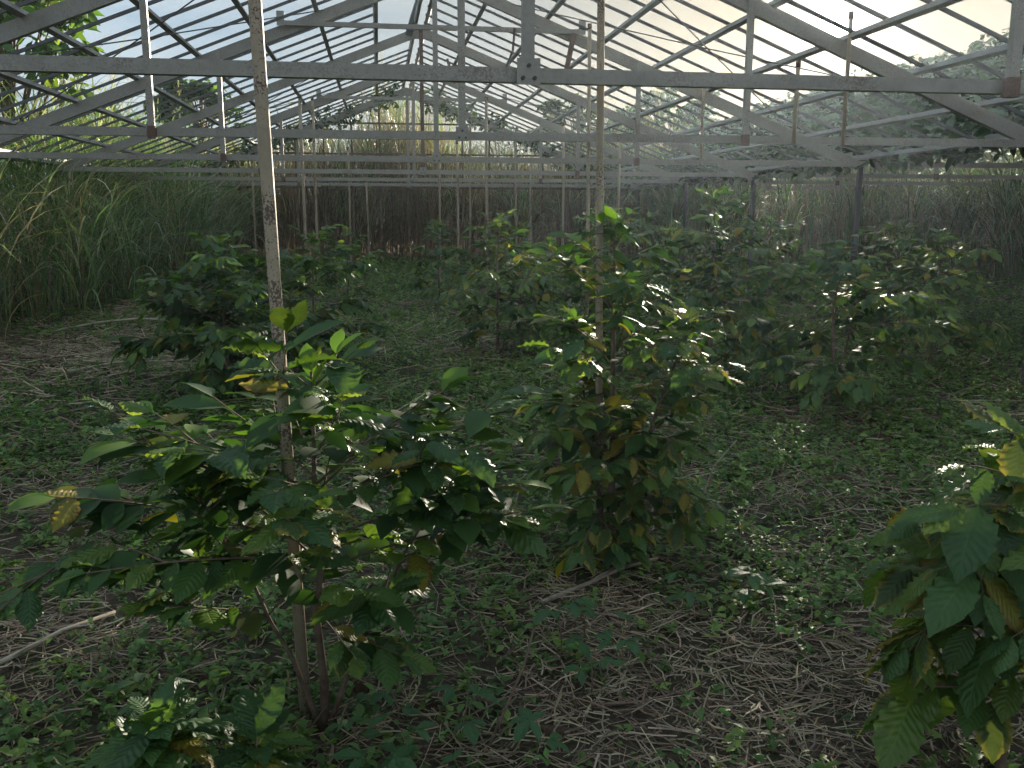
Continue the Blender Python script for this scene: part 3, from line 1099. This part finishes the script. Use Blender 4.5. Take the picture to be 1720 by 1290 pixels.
vroot = empty('climbing_vine', (XN - W, 12, ZB), 'thick blanket of vines smothering the neighbouring greenhouse roof', 'vine')
for sd_ in (-1, 1):
    o = cloud_obj('foliage', vine_points(34000 if sd_ < 0 else 12000, 3.0, 24.4, sd_), (0.11, 0.21), VINE, vroot)
    o['kind'] = 'stuff'
# hanging curtain at the far end and under the valley
n = 9000
xx = NR.uniform(5.0, 15.2, n)
P = np.stack([xx, 23.7 + NR.uniform(-.25, .35, n), 0 * xx], -1)
P[:, 2] = 0.7 + NR.random(n) * np.maximum(0.4, 3.45 - 0.39 * abs(xx - XN))
o = cloud_obj('foliage', P, (0.13, 0.22), VINE, vroot, flat=1.2)
o['kind'] = 'stuff'
n = 7000
P = np.stack([15.0 + NR.uniform(-.3, .3, n), NR.uniform(6, 24, n), NR.random(n) * 2.4 + 0.3], -1)
o = cloud_obj('foliage', P, (0.13, 0.24), VINE, vroot, flat=1.2)
o['kind'] = 'stuff'
# woody runners and curling tips above the roof
for k in range(16):
    y = NR.uniform(9, 24)
    x = XN - NR.uniform(0.0, 1.2)
    z = ZA + 0.35 - SL * (XN - x)
    hh = NR.uniform(0.25, 0.7)
    a = NR.uniform(0, 6.28)
    pts = [(x, y, z)]
    for j in range(1, 7):
        t = j / 6
        pts.append((x + math.cos(a) * hh * 0.7 * t ** 2.0, y + math.sin(a) * hh * 0.7 * t ** 2, z + hh * (1.5 * t - 1.0 * t ** 2.4)))
    tip = MB().tube(pts, [0.007 - 0.0008 * j for j in range(7)], 5).build('tendril', M['bark'], vroot, True)
    Pl = np.array([pts[j] for j in range(1, 7) for _ in range(2)])
    o = cloud_obj('tendril_leaf', Pl, (0.07, 0.15), VINE, tip, flat=0.9)
    o['kind'] = 'stuff'

# vines over the far bay of the main frame
v2 = empty('climbing_vine', (XR, 18.9, ZB), 'straggling ivy creeping up both end rafters of the open greenhouse', 'vine')
for s in (-1, 1):
    n = 2600
    u = NR.random(n)
    y = NR.uniform(17.6, 19.5, n)
    x = XR + s * (0.2 + u * 4.4)
    keep = (nz(x, y * 0.6, 2.2, 3 if s > 0 else 7) + 0.9 * (y - 18.7)) > NR.uniform(-.5, .6, n)
    z = roof_z(x[0]) * 0 + ZA - SL * np.abs(x - XR) + NR.uniform(-0.25, 0.16, n)
    P = np.stack([x, y, z], -1)[keep]
    o = cloud_obj('foliage', P, (0.08, 0.15), VINE + [(0.09, 0.12, 0.03)], v2)
    o['kind'] = 'stuff'


# ------------------------------------------------------------------ trees
def tree(label, x, y, h, crown, leaf, cols, seed, n_clump, n_leaf, lean=(0, 0), group='trees growing outside the greenhouse', objs=0):
    rg = random.Random(seed)
    zb = gzf(x, y)
    root = empty('tree', (x, y, zb), label, 'tree', group)
    off = Matrix.Translation(-Vector((x, y, zb)))
    tp = Vector((x + lean[0], y + lean[1], zb + h * 0.72))
    bs = Vector((x, y, zb - 0.1))
    MB().tube([bs, bs.lerp(tp, .35) + Vector((.08, .05, 0)), bs.lerp(tp, .7) - Vector((.05, 0, 0)), tp], [0.10, 0.08, 0.06, 0.035], 8).build('trunk', M['bark'], root, True)
    PP = []
    dirs = []
    for k in range(n_clump):
        a = rg.uniform(0, 6.28)
        e = rg.uniform(-0.35, 1.3)
        q = rg.uniform(0.55, 1.0)
        cxyz = Vector((x + lean[0] + math.cos(a) * math.cos(e) * crown[0] * q, y + lean[1] + math.sin(a) * math.cos(e) * crown[1] * q, zb + h - crown[2] + math.sin(e) * crown[2] * q))
        st = bs.lerp(tp, rg.uniform(0.55, 1.0))
        midp = st.lerp(cxyz, .55) + Vector((0, 0, 0.12))
        MB().tube([st, midp, cxyz], [0.028, 0.018, 0.007], 5).build('limb', M['bark'], root, True)
        rr_ = rg.uniform(0.22, 0.40) * max(crown) * 0.62
        for j in range(n_leaf):
            t = NR.normal(0, 1, 3)
            t /= np.linalg.norm(t)
            PP.append(np.array(cxyz) + t * rr_ * NR.random() ** 0.4 * np.array([1, 1, 0.65]))
            dirs.append(Vector(t))
    if objs:
        for k, p in enumerate(PP[:objs]):
            dv = dirs[k] + Vector((0, 0, -0.55))
            me = LEAF['mid', rg.choice(('leaf_mid', 'leaf_young', 'leaf_young', 'leaf_mid', 'leaf_dark'))][rg.randrange(5)]
            ob = bpy.data.objects.new('leaf', me)
            C.objects.link(ob)
            ob.parent = root
            ob.matrix_local = off @ leaf_matrix(Vector(p), dv, Vector((rg.uniform(-.5, .5), rg.uniform(-.5, .5), 1)), rg.uniform(*leaf))
        PP = PP[objs:]
    if len(PP):
        o = cloud_obj('crown', np.array(PP), leaf, cols, root, mat='foliage', flat=0.8)
        if objs:
            o['kind'] = 'stuff'
    return root


BR = [(0.075, 0.135, 0.03), (0.10, 0.165, 0.035), (0.055, 0.10, 0.028), (0.13, 0.19, 0.04)]
tree('broad-leaved tree with big pale leaves hanging into the top corner beside the roof', -5.0, 13.9, 4.6, (1.1, 1.0, 1.2), (0.22, 0.32), BR, 5, 30, 21, objs=300)
tree('rounded dark green tree rising behind the tall grass, under the purlins', -4.0, 22.5, 4.1, (1.25, 1.2, 1.05), (0.12, 0.2), VINE + BR[:1], 6, 26, 90)
tree('dark leafy tree behind the end of the open roof, right of the pole cluster', 5.25, 24.8, 4.1, (1.1, 1.0, 0.95), (0.12, 0.2), VINE, 8, 26, 90)
tree('low leafy tree behind the far reeds, left of the plates', -7.2, 23.5, 3.6, (1.6, 1.2, 1.0), (0.12, 0.2), VINE + BR[:1], 9, 22, 80)
tree('tree at the far corner of the vine-covered roof', 8.6, 26.8, 4.6, (2.0, 1.3, 1.2), (0.13, 0.22), VINE, 10, 30, 90)


# tall grass tufts rising through the roof at the right end
def xy_tuft(n):
    x = 5.9 + NR.normal(0, 0.75, n)
    return x, 23.2 + NR.normal(0, 0.35, n)


grass_stand('tall_grass', 'feathery grass tuft poking above the roof valley at the far end', xy_tuft, lambda x, y: 3.4 + 0.5 * nz(x, y, 2.0), 700, 160, 26, GREENS + DRY[:2], 0.15, (0.5, 1.0))

# ------------------------------------------------------------------ far line
pl = empty('power_line', (-9, 30, 4.9), 'two thin power wires crossing the sky far behind the greenhouse', 'power line')
for dz in (0, 0.19):
    MB().tube([(-9 + 3.2 * k, 30 + 0.2 * k, 4.72 + dz + 0.0004 * (3.2 * k - 22) ** 2) for k in range(15)], 0.007, 4).build('wire', M['wire'], pl)
for px_ in (-9, 35.8):
    yy = 30 + 0.2 * (px_ + 9) / 3.2
    MB().tube([(px_, yy, 0.3), (px_, yy, 5.3)], [0.10, 0.07], 8).build('post', M['twig'], pl)

# ------------------------------------------------------------------ haze box added in place of lens glare
mh, nt = new_mat('haze')
g = NT(nt)
pv = g.n('ShaderNodeVolumePrincipled')
pv.inputs['Color'].default_value = (0.70, 0.87, 1.0, 1)
pv.inputs['Density'].default_value = HAZE
pv.inputs['Anisotropy'].default_value = 0.72
ho = g.n('ShaderNodeOutputMaterial')
g.l(pv.outputs[0], ho.inputs['Volume'])
mb = MB().bar((-76, 8, 2.35), (76, 8, 2.35), 144, 7.3)
o = mb.build('haze', mh)
tag(o, 'thin added haze standing in for lens glare towards the low sun', None, None, 'stuff')


# ------------------------------------------------------------------ ground cover
def leafset(P, az, e, s, wr, col, hi):
    N = len(P)
    dr = np.stack([np.cos(az) * np.cos(e), np.sin(az) * np.cos(e), np.sin(e)], -1)
    sd = np.stack([-np.sin(az), np.cos(az), NR.normal(0, .25, N)], -1)
    nn = np.cross(dr, sd)
    nn *= np.sign(nn[:, 2:3] + 1e-6)
    if hi:
        loc = np.array([(0, 0, 0), (-.5, .4, .10), (-.36, .72, .05), (0, 1, -.14), (.36, .72, .05), (.5, .4, .10), (0, .40, 0), (0, .72, -.04)])
        t3 = np.array([(0, 6, 1), (2, 7, 3), (0, 5, 6), (7, 4, 3)])
        q4 = np.array([(1, 6, 7, 2), (6, 5, 4, 7)])
    else:
        loc = np.array([(0, 0, 0), (-.5, .45, .08), (0, 1, -.1), (.5, .45, .08)])
        t3 = np.array([(0, 2, 1), (0, 3, 2)])
        q4 = None
    k = len(loc)
    VV = P[:, None] + s[:, None, None] * (loc[None, :, 0, None] * wr * sd[:, None] + loc[None, :, 1, None] * dr[:, None] + loc[None, :, 2, None] * nn[:, None])
    b = np.arange(N)[:, None] * k
    F_ = [(b[:, None] + t3[None]).reshape(-1, 3)]
    if q4 is not None:
        F_.append((b[:, None] + q4[None]).reshape(-1, 4))
    return VV.reshape(-1, 3), F_, np.repeat(col, k, 0)


WEED = [(0.115, 0.205, 0.05), (0.09, 0.17, 0.048), (0.165, 0.245, 0.065), (0.12, 0.205, 0.07), (0.065, 0.13, 0.04)]


STRAW_ZONES = ((1.15, 2.65, 0.95, 0.5, 1.0), (0.85, 3.5, 0.42, 0.35, 0.75), (-1.25, 3.35, 0.5, 0.35, 0.8), (-1.9, 5.2, 0.9, 0.4, 0.65), (-3.0, 9.4, 1.5, 1.5, 0.8), (0.9, 9.4, 0.45, 0.9, 0.5), (2.6, 4.6, 0.8, 0.4, 0.4))


def straw_density(x, y):
    q = 0.25 + 0.2 * nz(x, y, 2.3, 6)
    for (a, b, sa, sb, k) in STRAW_ZONES:
        q = q + k * np.exp(-(((x - a) / sa) ** 2 + ((y - b) / sb) ** 2))
    return np.clip(q, 0.04, 1)


def weed_density(x, y):
    d_ = 0.85 + 0.55 * nz(x, y, 1.15, 9) + 0.4 * nz(x, y, 3.1, 2)
    return np.clip(d_ * (1.12 - 1.05 * straw_density(x, y)), 0.05, 1.3)


def weeds(name, label, x0, x1, y0, y1, n, size, hi, wedge=True, hmax=0.13):
    x = NR.uniform(x0, x1, n)
    y = y0 + (y1 - y0) * NR.random(n)
    keep = NR.random(n) < weed_density(x, y)
    if wedge:
        keep &= (x > -0.52 * y - 0.5) & (x < 0.80 * y + 0.6)
    x, y = x[keep], y[keep]
    n = len(x)
    hgt = NR.random(n) ** 1.6 * hmax + 0.015
    kk = NR.integers(4, 9, n)
    idx = np.repeat(np.arange(n), kk)
    N = len(idx)
    lvl = NR.random(N) ** 0.7
    a0 = NR.uniform(0, 6.28, n)
    az = a0[idx] + NR.integers(0, 4, N) * (math.pi / 2) + NR.normal(0, .35, N)
    sz = NR.uniform(size[0], size[1], n)[idx] * NR.uniform(0.6, 1.15, N)
    lean = NR.normal(0, 0.2, (n, 2))
    P = np.stack([x[idx] + lean[idx, 0] * hgt[idx] * lvl, y[idx] + lean[idx, 1] * hgt[idx] * lvl, gz(x, y)[idx] + hgt[idx] * lvl], -1)
    col = (np.asarray(WEED)[NR.integers(0, len(WEED), n)] * NR.uniform(0.7, 1.3, (n, 1)))[idx] * NR.uniform(0.85, 1.15, (N, 1))
    yl = NR.random(N) < 0.02
    col[yl] = (0.22, 0.2, 0.05)
    v, f, c = leafset(P, az, NR.uniform(-0.15, 0.75, N), sz, 0.52, col, hi)
    o = link(name, np_mesh(name, v, f, c), M['foliage'])
    return tag(o, label, 'weeds', None, 'stuff')


weeds('weed_cover', 'low green weeds sprouting between straw in the foreground', -2.6, 4.6, 1.7, 6.0, 19000, (0.022, 0.055), True)
weeds('weed_cover', 'green weeds spread between the middle rows of coffee bushes', -5.5, 10.5, 6.0, 12.0, 44000, (0.03, 0.062), False, True, 0.16)
weeds('weed_cover', 'weeds carpeting the far floor of the greenhouse', -5.5, 13.0, 12.0, 21.5, 24000, (0.04, 0.085), False, True, 0.2)


def straw(name, label, n, pos_fn, ln, wd, stack=0.035, cols=None):
    x, y = pos_fn(n)
    n = len(x)
    az = np.where(NR.random(n) < 0.72, NR.uniform(0, math.pi, n), NR.normal(0, 0.5, n) + nz(x, y, 1.6, 3) * 2.6)
    e = NR.normal(0, 0.22, n)
    L = NR.uniform(ln[0], ln[1], n) * NR.uniform(0.4, 1.0, n)
    w_ = NR.uniform(wd[0], wd[1], n)
    c0 = np.stack([x, y, gz(x, y) + 0.004 + NR.random(n) ** 1.5 * stack], -1)
    bow = NR.normal(0, 0.10, n) * L
    dr = np.stack([np.cos(az) * np.cos(e), np.sin(az) * np.cos(e), np.sin(e)], -1)
    sd = np.stack([-np.sin(az), np.cos(az), np.zeros(n)], -1)
    upv = np.array([0, 0, 1.0])
    VV = np.zeros((n, 9, 3))
    for i, t in enumerate((-0.5, 0.0, 0.5)):
        p = c0 + dr * (L * t)[:, None] + sd * (bow * (1 if t == 0 else 0))[:, None]
        VV[:, 3 * i] = p - sd * (w_ / 2)[:, None]
        VV[:, 3 * i + 1] = p + upv * (w_ * 0.55)[:, None]
        VV[:, 3 * i + 2] = p + sd * (w_ / 2)[:, None]
    b = np.arange(n)[:, None] * 9
    q = []
    for i in (0, 3):
        q += [(i, i + 1, i + 4, i + 3), (i + 1, i + 2, i + 5, i + 4)]
    F_ = (b[:, None] + np.array(q)[None]).reshape(-1, 4)
    cols = cols or [(0.31, 0.24, 0.155), (0.20, 0.145, 0.095), (0.41, 0.33, 0.22), (0.12, 0.085, 0.058), (0.22, 0.155, 0.108), (0.35, 0.275, 0.18)]
    CC = np.repeat(jitter_cols(cols, n, 0.25), 9, 0)
    o = link(name, np_mesh(name, VV.reshape(-1, 3), F_, CC), M['straw'])
    return tag(o, label, 'straw', None, 'stuff')


def p_near(n):
    y = 1.7 + 4.8 * NR.random(n) ** 1.15
    x = NR.uniform(-2.8, 4.8, n)
    k = NR.random(n) < straw_density(x, y)
    k &= (x > -0.5 * y - 0.5) & (x < 0.8 * y + 0.5)
    return x[k], y[k]


def p_mid(n):
    y = NR.uniform(6.0, 13.5, n)
    x = NR.uniform(-5.5, 6, n)
    k = NR.random(n) < straw_density(x, y)
    k |= (NR.random(n) < 0.8) & (np.abs(x - edge_x(y) - 0.9) < 0.9)
    return x[k], y[k]


straw('straw_litter', 'dry straw litter matted on the foreground soil', 60000, p_near, (0.04, 0.24), (0.0016, 0.0068), 0.05)
straw('straw_litter', 'pale dry grass litter lying along the foot of the tall grass', 22000, p_mid, (0.15, 0.6), (0.005, 0.013), 0.06)

# ------------------------------------------------------------------ single things on the ground
def stick(name, label, pts, r, mat, cat):
    P_ = [Vector((p[0], p[1], gzf(p[0], p[1]) + p[2])) for p in pts]
    root = empty(name, P_[0], label, cat)
    MB().tube(P_, [r * (1 - 0.35 * i / (len(P_) - 1)) for i in range(len(P_))], 7).build('stalk', M[mat], root, True)
    rg = random.Random(len(label))
    for k in range(2):
        q = P_[1 + k]
        a = rg.uniform(0, 6.28)
        MB().tube([q, q + Vector((math.cos(a) * 0.05, math.sin(a) * 0.05, 0.02)), q + Vector((math.cos(a) * 0.13, math.sin(a) * 0.13, 0.035))], [r * .5, r * .4, r * .2], 5).build('side_shoot', M[mat], root, True)
    return root


stick('dry_cane', 'long pale dry cane lying on straw at the near left edge', [(-1.52, 3.0, 0.03), (-1.33, 3.2, 0.05), (-1.2, 3.36, 0.06), (-1.07, 3.56, 0.05)], 0.011, 'cane', 'dry cane')
stick('fallen_branch', 'bare brown branch lying on straw below the tall bushy coffee plant', [(0.62, 3.44, 0.04), (0.85, 3.58, 0.06), (1.02, 3.68, 0.07), (1.22, 3.80, 0.06)], 0.011, 'twig', 'branch')
stick('dry_cane', 'pale bent cane lying before the tall grass', [(-3.6, 10.6, 0.08), (-3.2, 10.9, 0.12), (-2.8, 11.0, 0.14), (-2.3, 11.3, 0.08)], 0.016, 'cane', 'dry cane')
stick('dry_cane', 'pale cane among weeds left of the wide coffee bush', [(-2.75, 8.4, 0.06), (-2.4, 8.6, 0.09), (-2.1, 8.65, 0.1), (-1.8, 8.9, 0.06)], 0.014, 'cane', 'dry cane')
stick('fallen_branch', 'thin dark twig sticking up out of the straw beside the foreground seedlings', [(0.28, 2.48, 0.0), (0.36, 2.62, 0.07), (0.44, 2.76, 0.13), (0.50, 2.9, 0.20)], 0.006, 'bark', 'branch')
stick('fallen_branch', 'forked dead twig standing in weeds right of the tall bushy coffee plant', [(1.62, 4.35, 0.0), (1.65, 4.40, 0.14), (1.72, 4.45, 0.28), (1.86, 4.5, 0.40)], 0.006, 'twig', 'branch')


def seedling(x, y, h, ll, seed, label, group, trif=True):
    rg = random.Random(seed)
    zb = gzf(x, y)
    root = empty('weed_seedling', (x, y, zb), label, 'weed', group)
    off = Matrix.Translation(-Vector((x, y, zb)))
    top = Vector((x + rg.uniform(-.03, .03), y + rg.uniform(-.03, .03), zb + h))
    MB().tube([(x, y, zb - 0.02), (x + 0.005, y, zb + h * .5), top], [0.003, 0.0025, 0.0015], 5).build('stem', M['bark'], root, True)
    az = rg.uniform(0, 6.28)
    for k in range(rg.randint(3, 4)):
        az += 2.2
        st = Vector((x, y, zb)).lerp(top, 0.45 + 0.18 * k if k < 3 else 1)
        el = rad(rg.uniform(15, 50))
        pe = st + Vector((math.cos(az) * math.cos(el), math.sin(az) * math.cos(el), math.sin(el))) * ll * 0.7
        MB().tube([st, pe], [0.0016, 0.0012], 4).build('petiole', M['leaf_green_stem'], root, True)
        for j in (-1, 0, 1):
            a2 = az + j * 1.15
            e2 = rad(rg.uniform(-25, 18))
            dv = Vector((math.cos(a2) * math.cos(e2), math.sin(a2) * math.cos(e2), math.sin(e2)))
            me = WEEDLEAF[rg.randrange(3)]
            ob = bpy.data.objects.new('leaf', me)
            C.objects.link(ob)
            ob.parent = root
            ob.matrix_local = off @ leaf_matrix(pe, dv, Vector((rg.uniform(-.25, .25), rg.uniform(-.25, .25), 1)), ll * rg.uniform(0.85, 1.2) * (1.15 if j == 0 else 0.9))


M['leaf_green_stem'] = bark_mat('green_stem', (0.06, 0.10, 0.03), (0.08, 0.13, 0.04))
M['petal'] = bark_mat('white_petal', (0.7, 0.7, 0.68), (0.8, 0.8, 0.78))
M['leaf_weed'] = leaf_mat('leaf_weed', (0.045, 0.115, 0.04), (0.06, 0.14, 0.05), (0.13, 0.26, 0.05), rough=0.5, trans=0.3)
WEEDLEAF = [leaf_mesh('leaf', 6, 4, 'leaf_weed', 0.46, 0.12, 0.2 + 0.12 * s, 0.006, s + 90) for s in range(3)]
SEED = [(-0.10, 2.42, 0.20), (0.05, 2.30, 0.22), (0.22, 2.55, 0.16), (0.02, 2.62, 0.15), (0.42, 2.40, 0.18), (0.60, 2.95, 0.24), (0.72, 3.10, 0.22), (0.66, 2.72, 0.16), (-0.02, 2.20, 0.15), (0.18, 2.22, 0.14), (0.80, 2.85, 0.18), (-0.75, 2.75, 0.14), (-0.55, 2.62, 0.14), (1.18, 3.25, 0.2), (1.45, 3.3, 0.16)]
SEED_LABELS = ("three-leafed weed seedling just right of the speckled pole's foot", "tall three-leafed weed seedling, second to the right of the speckled pole's foot",
               'three-leafed weed seedling close left of the thin dark upright twig', 'small three-leafed weed seedling tucked behind the tall one near the speckled pole',
               'three-leafed weed seedling in front of the thin dark upright twig', 'tallest three-leafed weed seedling, standing before the near end of the fallen brown branch',
               'three-leafed weed seedling close behind the tallest one, nearest the fallen brown branch', 'short three-leafed weed seedling on open straw, nearer than the tallest one',
               'short weed seedling at the bottom edge, beside the low coffee seedling by the pole', 'smallest weed seedling at the bottom edge, between speckled pole and upright twig',
               'weed seedling on open straw, right of the tallest one', 'leftmost weed seedling, under the long left branch of the foreground bush',
               'weed seedling behind the low left coffee seedling', 'lone weed seedling on straw just right of the fallen brown branch', 'rightmost weed seedling, alone among low weeds past the fallen branch')
for k, (x, y, h) in enumerate(SEED):
    seedling(x, y, h, 0.055 + 0.012 * (k % 3), k + 200, SEED_LABELS[k], 'weed seedlings in the foreground straw')

# fallen leaves round the speckled pole
FL = {(-0.16, 2.52): "curled brown dead leaf touching the speckled pole's foot", (-0.05, 2.86): 'brown dead leaf lying behind the speckled pole, right of its foot',
      (0.10, 2.78): 'brown dead leaf on weeds behind the tall weed seedling', (-0.35, 2.60): 'brown dead leaf left of the speckled pole, under the big bush',
      (-0.08, 2.34): 'nearest brown dead leaf, in front of the speckled pole', (0.42, 3.02): 'brown dead leaf on straw behind the thin dark upright twig',
      (0.56, 2.5): 'brown dead leaf on open straw right of the thin dark upright twig', (1.05, 2.75): 'brown dead leaf in the middle of the pale straw patch',
      (1.25, 2.95): 'rightmost brown dead leaf, at the far rim of the straw patch', (0.7, 3.9): 'brown dead leaf under the tall bushy coffee plant, behind the fallen branch'}
for k, ((x, y), lab) in enumerate(FL.items()):
    rg = random.Random(k + 300)
    ob = bpy.data.objects.new('fallen_leaf', LEAF['mid', 'leaf_brown'][k % 5])
    C.objects.link(ob)
    a = rg.uniform(0, 6.28)
    ob.matrix_world = leaf_matrix(Vector((x, y, gzf(x, y) + rg.uniform(0.02, 0.05))), Vector((math.cos(a), math.sin(a), rg.uniform(0, .35))), Vector((rg.uniform(-.5, .5), rg.uniform(-.5, .5), 1)), rg.uniform(0.08, 0.13))
    tag(ob, lab, 'dead leaf', 'fallen coffee leaves on the ground')

# small white flowers in the weeds of the path
for k in range(10):
    rg = random.Random(k + 700)
    y = rg.uniform(5.5, 12)
    x = rg.uniform(-0.9, 0.9) + 0.02 * y - (1.6 if k % 4 == 0 else 0)
    z = gzf(x, y) + rg.uniform(0.10, 0.2)
    mb = MB()
    mb.v = [Vector((x, y, z))] + [Vector((x + 0.022 * math.cos(a_) * (1 if q % 2 else .45), y + 0.022 * math.sin(a_) * (1 if q % 2 else .45), z + (0.008 if q % 2 else 0.002))) for q in range(10) for a_ in (q * math.pi / 5,)]
    mb.f = [(0, 1 + q, 1 + (q + 1) % 10) for q in range(10)]
    fl = empty('wildflower', (x, y, gzf(x, y)), 'tiny white flower standing in the weeds of the grassy path', 'flower', 'white flowers on the path')
    mb.build('petals', M['petal'], fl)
    MB().tube([(x, y, gzf(x, y) - 0.01), (x, y, z)], 0.0015, 4).build('stem', M['leaf_green_stem'], fl)
